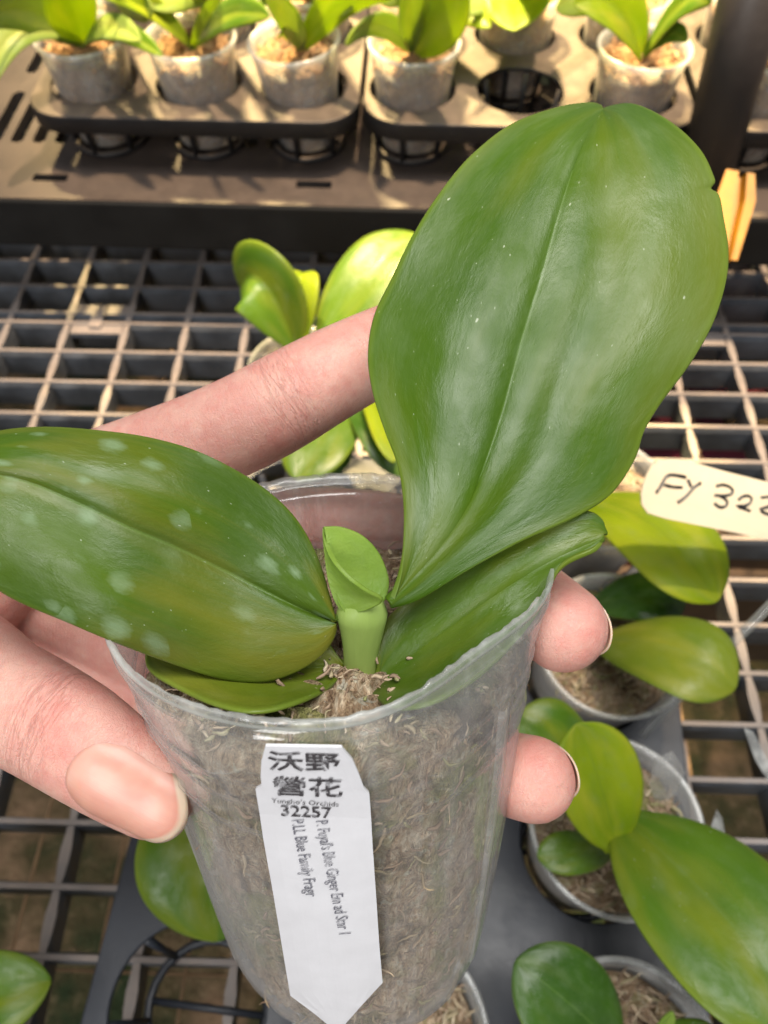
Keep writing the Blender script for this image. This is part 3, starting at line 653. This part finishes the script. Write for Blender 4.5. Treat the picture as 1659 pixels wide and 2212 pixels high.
part('base', V, [(j, (j + 1) % NT, NT) for j in range(NT)], CLEAR, pot)
# moss filling
hm = np.linspace(.1055, .0165, 50); n_, V = NT, []
nz = lambda a, h: .0006 * np.sin(a * 17 + h * 400) * np.sin(h * 700 + a * 5) + .0005 * np.sin(a * 31 - h * 900)
for h in hm: V.append(W(Ppot(ths, np.full(NT, h), -.0017 + nz(ths, h) - .0006)))
for k in range(1, 16):
    fr = 1 - k / 16; c = Ppot(ths, np.full(NT, .0165)); ctr = PO + PA * .0165
    c = ctr + (c - ctr) * fr * .95 + PA * (.0018 * np.sin(ths * 4 + k) * np.sin(k * 1.3 + ths * 2) + .0012 * np.sin(ths * 9 + k * 2.1) + .003 * (1 - fr) * 0)[:, None]
    V.append(W(c))
V = np.concatenate(V); V = np.vstack([V, W(PO + PA * .0165)]); r0 = (len(hm) + 15 - 1) * NT
part('moss', V, gridfaces(len(hm) + 15, NT, True) + [(r0 + j, r0 + (j + 1) % NT, len(V) - 1) for j in range(NT)], MOSS, held)
Wd = lambda c: (np.asarray(c) * np.array([1, -1, -1])) @ M.T
def fn_wall(rg):
    th, h = rg.uniform(-1.7, 1.7), rg.uniform(.018, .104); p = Ppot(th, h, -.0014); o_ = nrm(Ppot(th, h, .001) - p)
    t_ = nrm(PA * rg.normal(.25, .6) + np.cross(PA, o_) * rg.normal(0, .8)); return W(p), Wd(t_), Wd(o_)
def fn_top(rg):
    r_, a_ = .034 * math.sqrt(rg.uniform()), rg.uniform(0, 6.283); p = PO + PA * (.0155 - rg.uniform(0, .002)) + PEX * r_ * math.sin(a_) - PAW * r_ * math.cos(a_)
    return W(p), Wd(nrm(PEX * rg.normal() + PAW * rg.normal() - PA * rg.uniform(-.2, .7))), Wd(-PA)
s1 = strands(320, fn_wall, 5, .0015, .006, .00026); s2 = strands(420, fn_top, 6, .001, .004, .00030)
o = part('moss_strands', *s2, STRAND, held); o['kind'] = 'stuff'
o = part('moss_strands', *s1, STRAND_W, held); o['kind'] = 'stuff'

# ---- leaves of the held plant
def pleaf(name, mid, left, right, mat, n=56, thick=.0010, groove=.0005, ripple=0., pl=1.5, pr=1.5, bow=0., fn=None, label=None, nick=None):
    """blade between two margins, each point given as frame position plus distance; (px, py, depth) for the midrib, (px, py, extra depth) for margins"""
    mp, lp, rp = crom(mid, n), crom(left, n), crom(right, n); a = np.linspace(-1, 1, 37); a = np.sign(a) * np.abs(a) ** 1.35; V, uv = [], []
    for i in range(n):
        u = i / (n - 1)
        for v in a:
            e, pw = (lp[i], pl) if v < 0 else (rp[i], pr); k = abs(v)
            px, py = mp[i][:2] * (1 - k) + e[:2] * k
            if nick and v > .8: q_ = nick[2] * math.exp(-((e[1] - nick[1]) / 6.5) ** 2) * ((k - .8) / .2) ** 2; px -= q_; py += q_ * .12
            d = mp[i][2] + e[2] * k ** pw + groove * math.exp(-(v / .045) ** 2) * (1 - .5 * u) - bow * k * (1 - k) * 4
            d += ripple * (math.sin(u * 9 + v * 2.2) * k + .6 * math.sin(u * 17 - v * 4) * k * k)
            if fn: d += fn(u, v)
            V.append(U(px, py, d)); uv.append((u, (v + 1) / 2))
    o = part(name, V, gridfaces(n, len(a)), mat, held, uv); solid(o, thick, 1, 1)
    if label: o['label'] = label
    return o
def fbig(u, v):
    d = .0007 * math.sin(v * 6.0 + .6) * math.sin(u * 3.1) + .0013 * math.sin(u * 8 - v * 3.0 + 1.) * abs(v)
    d += .0006 * math.exp(-((v - .36) / .12) ** 2) * math.sin(math.pi * u) - .0006 * math.exp(-((v - .17) / .08) ** 2) * math.sin(math.pi * min(1, u * 1.2))
    d *= min(1., u * 2.6) ** 1.5
    d += .010 * max(0, (u - .90) / .10) ** 2 * (1 + .3 * abs(v))
    return d
pleaf('leaf', [(838, 1300, .1350), (930, 1205, .1360), (1000, 1110, .1375), (1042, 1010, .1392), (1085, 880, .1415), (1122, 740, .1440), (1165, 600, .1475), (1202, 470, .1515), (1242, 350, .1560), (1285, 268, .1600), (1300, 248, .1615)],
      [(838, 1298, 0), (858, 1240, 0), (870, 1170, .001), (871, 1085, .002), (858, 1005, .003), (830, 930, .004), (805, 850, .005), (795, 770, .0055), (808, 685, .0055), (848, 600, .005), (890, 512, .005), (942, 428, .006), (1012, 343, .008), (1100, 276, .010), (1200, 240, .008), (1270, 230, .004), (1297, 238, .0)],
      [(840, 1303, 0), (900, 1292, .0005), (1000, 1238, .001), (1120, 1175, .001), (1240, 1120, .001), (1318, 1068, .001), (1368, 995, .001), (1390, 930, .001), (1430, 865, .0015), (1490, 785, .002), (1538, 700, .003), (1566, 610, .004), (1571, 540, .005), (1560, 470, .006), (1552, 425, .0065), (1541, 388, .0065), (1512, 330, .007), (1450, 272, .008), (1375, 234, .007), (1325, 237, .003), (1303, 244, .0)],
      LEAF_BIG, 170, .0011, .0007, .0005, fn=fbig, nick=(1547, 410, 24), label='largest leaf, upright and glossy with a nicked right margin')
pleaf('leaf', [(729, 1346, .1365), (640, 1310, .1345), (500, 1240, .1320), (380, 1182, .1275), (280, 1140, .1240), (180, 1092, .1222), (80, 1048, .1212), (0, 1027, .1208), (-120, 1010, .122), (-230, 1015, .124)],
      [(728, 1342, 0), (712, 1275, .001), (688, 1200, .002), (640, 1115, .003), (560, 1042, .004), (440, 976, .0045), (330, 942, .005), (220, 926, .005), (100, 918, .005), (0, 926, .0045), (-120, 955, .003), (-230, 1012, 0)],
      [(730, 1350, 0), (722, 1385, .0005), (690, 1425, .001), (640, 1456, .0015), (570, 1478, .002), (480, 1472, .0025), (380, 1442, .003), (260, 1398, .0015), (150, 1352, .0015), (0, 1284, .003), (-120, 1180, .003), (-230, 1020, 0)],
      LEAF_SPOT, 60, .0011, .0005, .0004, bow=.0012, fn=lambda u, v: .0006 * math.sin(v * 6 + 1) * math.sin(u * 4), label='left leaf with pale water spots and dull yellow streaks')
pleaf('leaf', [(803, 1480, .1430), (900, 1410, .1420), (1000, 1335, .1415), (1100, 1265, .1410), (1200, 1205, .1412), (1303, 1160, .1425)],
      [(806, 1465, 0), (830, 1350, .003), (920, 1270, .004), (1040, 1190, .004), (1160, 1130, .0035), (1260, 1105, .002), (1300, 1128, .001), (1305, 1158, 0)],
      [(803, 1490, 0), (840, 1536, -.013), (930, 1530, -.017), (1030, 1474, -.014), (1110, 1398, -.008), (1162, 1325, -.002), (1187, 1265, .0), (1225, 1222, .0), (1290, 1192, .0), (1305, 1165, 0)],
      LEAF_LOW, 48, .0011, .0004, .0007, label='right leaf lying low over the pot edge')
pleaf('leaf', [(745, 1440, .1420), (640, 1440, .1412), (520, 1425, .1402), (400, 1395, .1395), (330, 1375, .1395)],
      [(745, 1440, 0), (690, 1370, .002), (560, 1340, .002), (430, 1330, .001), (330, 1370, 0)],
      [(745, 1455, 0), (705, 1486, -.006), (640, 1514, -.014), (560, 1533, -.018), (480, 1522, -.016), (400, 1490, -.010), (318, 1440, -.003), (328, 1380, 0)],
      LEAF_OLD, 40, .0010, .0002, .0003, label='yellowing lowest leaf under the spotted leaf')
pleaf('leaf', [(742, 1328, .1352), (722, 1298, .1345), (708, 1255, .1338), (701, 1205, .1335), (697, 1160, .1338), (697, 1139, .1340)],
      [(752, 1330, -.0005), (800, 1316, -.0018), (827, 1299, -.0030), (792, 1280, -.0044), (752, 1251, -.0046), (720, 1216, -.0030), (702, 1178, -.0008), (698, 1142, 0)],
      [(752, 1328, .0005), (820, 1308, .003), (838, 1275, .0045), (836, 1238, .0055), (815, 1190, .005), (780, 1155, .0035), (735, 1137, .0015), (698, 1137, 0)],
      LEAF_NEW, 40, .0008, .0, 0, 1.2, .8, .0, label='small folded new leaf in the middle')
# stem of stacked leaf sheaths
sp = crom(np.array([cpx(770, 1500, .1448), cpx(776, 1450, .1428), cpx(780, 1395, .1402), cpx(782, 1345, .1380), cpx(780, 1312, .1368), cpx(776, 1278, .1362)]), 20)
sr = np.interp(np.linspace(0, 1, 20), [0, .22, .46, .66, .78, .88, .95, 1], [.0027, .0029, .0033, .0040, .0047, .0043, .0030, .0012])
v, f = tube(W(sp), [(r, r * .72) for r in sr], 28, up=Wd([0, -.3, -1])); part('stem', v, f, STEM, held, [(.5 + .1 * i / len(v), (i % 28) / 28 * .3 + .05) for i in range(len(v))])
sp2 = crom(np.array([cpx(768, 1520, .1452), cpx(770, 1490, .1440), cpx(773, 1474, .1432)]), 8)
v, f = tube(W(sp2), [(.0030, .0022)] * 4 + [(.00315, .0023)] * 4, 24, up=Wd([0, -.3, -1]))
V = np.array(v); V[-24:] += (Wd([0, 1, .2]) * rng.uniform(-.0012, .0015, 24)[:, None]); part('dry_sheath', V, f, BARK, held)
for k in range(14):                                    # flakes of dried sheath round the stem foot
    px, py, d = random.uniform(700, 815), random.uniform(1462, 1515), .1415 + random.uniform(-.001, .001); s = random.uniform(7, 16); a = random.uniform(-.6, .9)
    q = [(-.25, -1), (.3, -.7), (.45, .3), (.1, 1), (-.4, .4)]
    V = [U(px + (x * math.cos(a) - y * math.sin(a)) * s, py + (x * math.sin(a) + y * math.cos(a)) * s * 1.3, d + .0010 * x) for x, y in q]
    o = part('flake', V, [(0, 1, 2, 3, 4)], random.choice([BARK, TAGC, MOSS]), held, smooth=False); solid(o, .0004)

# ---- printed white tag on the pot front
ptag = thing('plant_tag', W(Ppot(*[np.array(x) for x in inv(728, 2195)], .001)), 'white pointed plant tag with printed Chinese characters on the clear pot', 'plant tag')
outline = [(574, 1611), (590, 1605), (660, 1607), (733, 1611), (750, 1620), (770, 1655), (783, 1690), (789, 1705), (797, 1710), (800, 1760), (808, 1880), (817, 2000), (826, 2120), (790, 2160), (728, 2225), (680, 2185), (628, 2148), (610, 2040), (590, 1920), (570, 1810), (553, 1701), (566, 1696), (564, 1665), (567, 1625)]
def dens(P, step=14):
    out = []
    for i in range(len(P)):
        a, b = np.array(P[i], float), np.array(P[(i + 1) % len(P)], float); k = max(1, int(np.linalg.norm(b - a) / step))
        out += [a + (b - a) * j / k for j in range(k)]
    return out
TOFF = .0017
# blade as rows between left and right outline so that it wraps the wall
Lft = [(574, 1609), (566, 1640), (564, 1670), (566, 1694), (553, 1702), (562, 1755), (570, 1810), (590, 1920), (610, 2040), (628, 2148), (680, 2187), (727, 2226)]
Rgt = [(738, 1612), (762, 1640), (775, 1670), (786, 1700), (797, 1711), (801, 1765), (804, 1820), (811, 1920), (819, 2040), (826, 2120), (780, 2170), (731, 2226)]
V = []
for a, b in zip(Lft, Rgt):
    for k in np.linspace(0, 1, 9):
        x = inv(a[0] + (b[0] - a[0]) * k, a[1] + (b[1] - a[1]) * k, TOFF); V.append(W(Ppot(x[0], x[1], TOFF)))
o = part('tag_plate', V, gridfaces(12, 9), TAGW, ptag, smooth=False); solid(o, .0005, 0, 0)
def words(txt, x0, y0, ux, uy, size, mat, sx=1.0, bold=.0, name='lettering'):
    """flat print: text baseline from (x0,y0), ux = frame vector of one em along the line, uy = one em upwards"""
    cu = bpy.data.curves.new('txt', 'FONT'); cu.body = txt; cu.resolution_u = 2; cu.offset = bold
    ob = bpy.data.objects.new('txt', cu); COL.objects.link(ob); me = evalmesh(ob); bpy.data.objects.remove(ob)
    bm = bmesh.new(); bm.from_mesh(me); bmesh.ops.remove_doubles(bm, verts=bm.verts, dist=1e-5); bm.to_mesh(me); bm.free()
    V = []
    for v in me.vertices:
        p = np.array([x0, y0]) + np.array(ux) * v.co.x * sx + np.array(uy) * v.co.y; x = inv(p[0], p[1], TOFF); V.append(W(Ppot(x[0], x[1], TOFF + .00046)))
    return part(name, V, [tuple(p.vertices) for p in me.polygons], mat, ptag, smooth=False)
words('沃野', 580, 1655, (78, 2.5), (-3, -44), 1, INK, bold=.014); words('營花', 590, 1709, (76, 2.5), (-3, -44), 1, INK, bold=.014)
words("Yungho's Orchids", 588, 1729, (20, 1.2), (0, -14), 1, INK)
words('32257', 607, 1757, (44, 2.2), (-3, -33), 1, INK, bold=.014)
words("P. Fuyal's Blue Ginger Em ad Star 1", 682, 1768, (3.6, 17.6), (38, -3), 1, INK_PALE)
words('P.LL Blue Family Fragr', 630, 1766, (3.6, 18.6), (38, -3), 1, INK_PALE)

# ------------------------------------------------------------------ the hand
def capsule(P, R, n=20, up=(0, 0, -1.)):
    """closed tapered tube in camera frame with rounded ends; P rows x,y,z; R rows (ra, rb)"""
    P = crom3(P, 26); k = np.linspace(0, 1, len(R)); R = np.array(R, float); u = np.linspace(0, 1, 26); R = np.stack([np.interp(u, k, R[:, 0]), np.interp(u, k, R[:, 1])], 1)
    t0, t1 = nrm(P[0] - P[1]), nrm(P[-1] - P[-2]); A, B = [], []
    for s in (.99, .9, .7, .4): A.append((P[0] + t0 * R[0].mean() * s, R[0] * math.sqrt(1 - s * s)))
    for s in (.25, .5, .7, .85, .95, .995): B.append((P[-1] + t1 * R[-1].mean() * s * .95, R[-1] * math.sqrt(1 - s * s)))
    PP = np.array([a[0] for a in A] + list(P) + [b[0] for b in B]); RR = [tuple(a[1]) for a in A] + [tuple(r) for r in R] + [tuple(b[1]) for b in B]
    return tube(PP, RR, n, up=up)
def crom3(P, n):
    P = np.asarray(P, float); Q = np.vstack([2 * P[0] - P[1], P, 2 * P[-1] - P[-2]]); out = []
    for i in range(1, len(Q) - 2):
        for t in np.linspace(0, 1, 12, endpoint=False):
            p0, p1, p2, p3 = Q[i - 1:i + 3]; out.append(.5 * (2 * p1 + (p2 - p0) * t + (2 * p0 - 5 * p1 + 4 * p2 - p3) * t * t + (3 * p1 - p0 - 3 * p2 + p3) * t ** 3))
    out.append(P[-1]); out = np.array(out); s = np.r_[0, np.cumsum(np.linalg.norm(np.diff(out, axis=0), axis=1))]; s /= s[-1]
    return np.stack([np.interp(np.linspace(0, 1, n), s, out[:, j]) for j in range(3)], 1)
def cp(*a): return [cpx(*p) for p in a]
PHI = math.radians
fing = lambda deg, h, off: Ppot(np.array(PHI(deg)), np.array(h), off)
TH_P = cp((-330, 1500, .170), (-150, 1440, .158), (20, 1515, .148), (150, 1588, .1425), (255, 1660, .1405), (340, 1712, .1400))
TH_R = [(.020, .016), (.0190, .014), (.0152, .0112), (.0120, .0092), (.0112, .0080), (.0093, .0062)]
THUP = nrm([-.02, .10, -1.])
MID_P = [cpx(-60, 1120, .200), cpx(190, 1085, .200), fing(-135, .012, .0115), fing(-165, .016, .0102), fing(165, .018, .0100), fing(140, .020, .0098), cpx(1105, 1262, .1760), cpx(1218, 1358, .1570)]
MID_R = [(.0125, .012), (.0115, .011), (.0102, .0098), (.0095, .0092), (.0094, .009), (.009, .0088), (.0096, .0093), (.0092, .0090)]
RNG_P = [cpx(-60, 1330, .205), cpx(150, 1330, .207), fing(-130, .044, .0115), fing(-160, .048, .0102), fing(170, .052, .0100), fing(140, .055, .0098), cpx(1040, 1640, .1840), cpx(1153, 1683, .1640)]
IDX_P = cp((-60, 1100, .195), (170, 1055, .183), (360, 985, .176), (540, 908, .173), (720, 808, .173), (880, 730, .176), (985, 690, .178))
IDX_R = [(.0140, .0135), (.0132, .0125), (.0122, .0115), (.0112, .0108), (.0110, .0104), (.0098, .0094), (.0085, .0080)]
PKY_P = [cpx(-80, 1500, .207), cpx(150, 1500, .209), fing(-130, .064, .0105), fing(-160, .069, .0095), fing(170, .073, .0092), fing(140, .076, .0088)]
PALM = [capsule(PKY_P, MID_R[2:], 20), capsule(cp((0, 1230, .2), (330, 1400, .199)), [(.015, .012), (.012, .010)]), capsule(cp((0, 1400, .202), (350, 1560, .203)), [(.015, .012), (.012, .010)]),
        capsule(cp((-620, 1500, .215), (-250, 1300, .205), (60, 1130, .200)), [(.026, .020), (.027, .020), (.017, .0145)]),
        capsule(cp((-620, 1560, .218), (-250, 1420, .212), (40, 1330, .208)), [(.026, .018), (.026, .018), (.016, .013)]),
        capsule(cp((-420, 1540, .185), (-230, 1380, .180), (30, 1180, .190)), [(.018, .017), (.018, .016), (.014, .013)]),
        capsule(cp((-560, 1530, .205), (-330, 1500, .180), (-160, 1470, .160)), [(.020, .018), (.021, .019), (.0165, .014)]),
        capsule(cp((-1150, 1850, .240), (-850, 1680, .225), (-560, 1520, .213)), [(.031, .026), (.029, .023), (.029, .021)])]
hv, hf = merge([capsule(TH_P, TH_R, 28, THUP), capsule(MID_P, MID_R, 22), capsule(RNG_P, MID_R, 22), capsule(IDX_P, IDX_R, 24)] + PALM)
tmp = add('hand_raw', mesh('hand_raw', W(np.array(hv)), hf, SKIN))
bmh = bmesh.new(); bmh.from_mesh(tmp.data); bmesh.ops.recalc_face_normals(bmh, faces=bmh.faces); bmh.to_mesh(tmp.data); bmh.free()
rm = tmp.modifiers.new('r', 'REMESH'); rm.mode = 'VOXEL'; rm.voxel_size = .0008; sm = tmp.modifiers.new('s', 'SMOOTH'); sm.iterations = 12; sm.factor = .6
hme = evalmesh(tmp); bpy.data.objects.remove(tmp); hme.polygons.foreach_set('use_smooth', [True] * len(hme.polygons))
hme.materials.clear(); hme.materials.append(SKIN)
hco = np.zeros(len(hme.vertices) * 3); hme.vertices.foreach_get('co', hco); hco = Cc(hco.reshape(-1, 3))
best = np.full(len(hco), 9.); fat = np.zeros((len(hco), 3))
for ch, joints in ((TH_P, (.40, .44, .74)), (IDX_P, (.33, .68)), (MID_P, (.55, .8)), (RNG_P, (.55, .8))):
    Q = crom3(ch, 80); L = np.linalg.norm(np.diff(Q, axis=0), axis=1).sum() * 1000
    D = np.linalg.norm(hco[:, None, :] - Q[None], axis=2); k = D.argmin(1); dm = D[np.arange(len(hco)), k]
    T = np.gradient(Q, axis=0)[k]; T /= np.linalg.norm(T, axis=1)[:, None]; rel = hco - Q[k]; along = (rel * T).sum(1)
    upv = np.array([0, 0, -1.]) - T * (-T[:, 2:3]); upv /= np.linalg.norm(upv, axis=1)[:, None]; sv = np.cross(T, upv)
    ph = np.arctan2((rel * sv).sum(1), (rel * upv).sum(1)); tm = k / 79 * L + along * 1000
    jm = sum(np.exp(-((tm / L - j_) / (3.5 / L)) ** 2) for j_ in joints) * (dm < .02)
    sel = dm < best; best[sel] = dm[sel]; fat[sel] = np.stack([tm, ph * 10, jm], 1)[sel]
at = hme.attributes.new('finger', 'FLOAT_VECTOR', 'POINT'); at.data.foreach_set('vector', fat.ravel())
hand = add('hand', hme); tag(hand, 'left hand gripping the clear pot, thumb in front and fingers behind', 'hand')
def nail(P, R, up, t0, t1, phi, mat, n=26, lift=.00025, hug=.35, skew=0.):
    """nail plate lying on a finger: t along the chain, phi half angle round it"""
    C_ = crom3(P, 60); k = np.linspace(0, 1, len(R)); R = np.array(R); V, uv = [], []; m = 21; tn = nrm(C_[-1] - C_[-8])
    upv = nrm(np.array(up) - tn * tn.dot(up)); s = nrm(np.cross(tn, upv)); L = np.linalg.norm(np.diff(C_, axis=0), axis=1).sum()
    for i in range(n):
        u = i / (n - 1)
        for j in range(m):
            v = -1 + 2 * j / (m - 1)
            # rounded outline: cuticle end and free end bow along the finger
            a = t0 + .05 * abs(v) ** 2.0; b = t1 - .045 * abs(v) ** 2.4; t = a + (b - a) * u + skew * v
            base = np.array([np.interp(min(t, 1), np.linspace(0, 1, 60), C_[:, q]) for q in range(3)]) + tn * max(0, t - 1) * L
            tt = min(t, 1.06); ra, rb = np.interp(t, k, R[:, 0]), np.interp(t, k, R[:, 1])
            ext = max(0, t - 1) * L / R[-1].mean(); sh = 1 - hug * (1 - math.sqrt(max(.02, 1 - min(1, ext) ** 2)))
            ph = phi * v * (.93 + .07 * math.sin(u * 3.1))
            V.append(base + s * ra * math.sin(ph) * (1 if t < 1 else sh) + upv * (rb * math.cos(ph) * (1.0 if t < 1 else sh) + lift * (1 - 2.6 * max(0, 1 - u / .22) ** 2) - .0009 * abs(v) ** 4)); uv.append((u, (v + 1) / 2))
    o = part('fingernail', W(np.array(V)), gridfaces(n, m), mat, hand, uv); solid(o, .0004, 0, 0); return o
nail(TH_P, TH_R, THUP, .83, 1.088, .84, NAIL)
nail(MID_P, MID_R, nrm([.8, -.1, .6]), .955, 1.036, .95, NAIL2, hug=.72, lift=-.0002)
nail(RNG_P, MID_R, nrm([.8, -.1, .6]), .955, 1.036, .95, NAIL2, hug=.72, lift=-.0002)
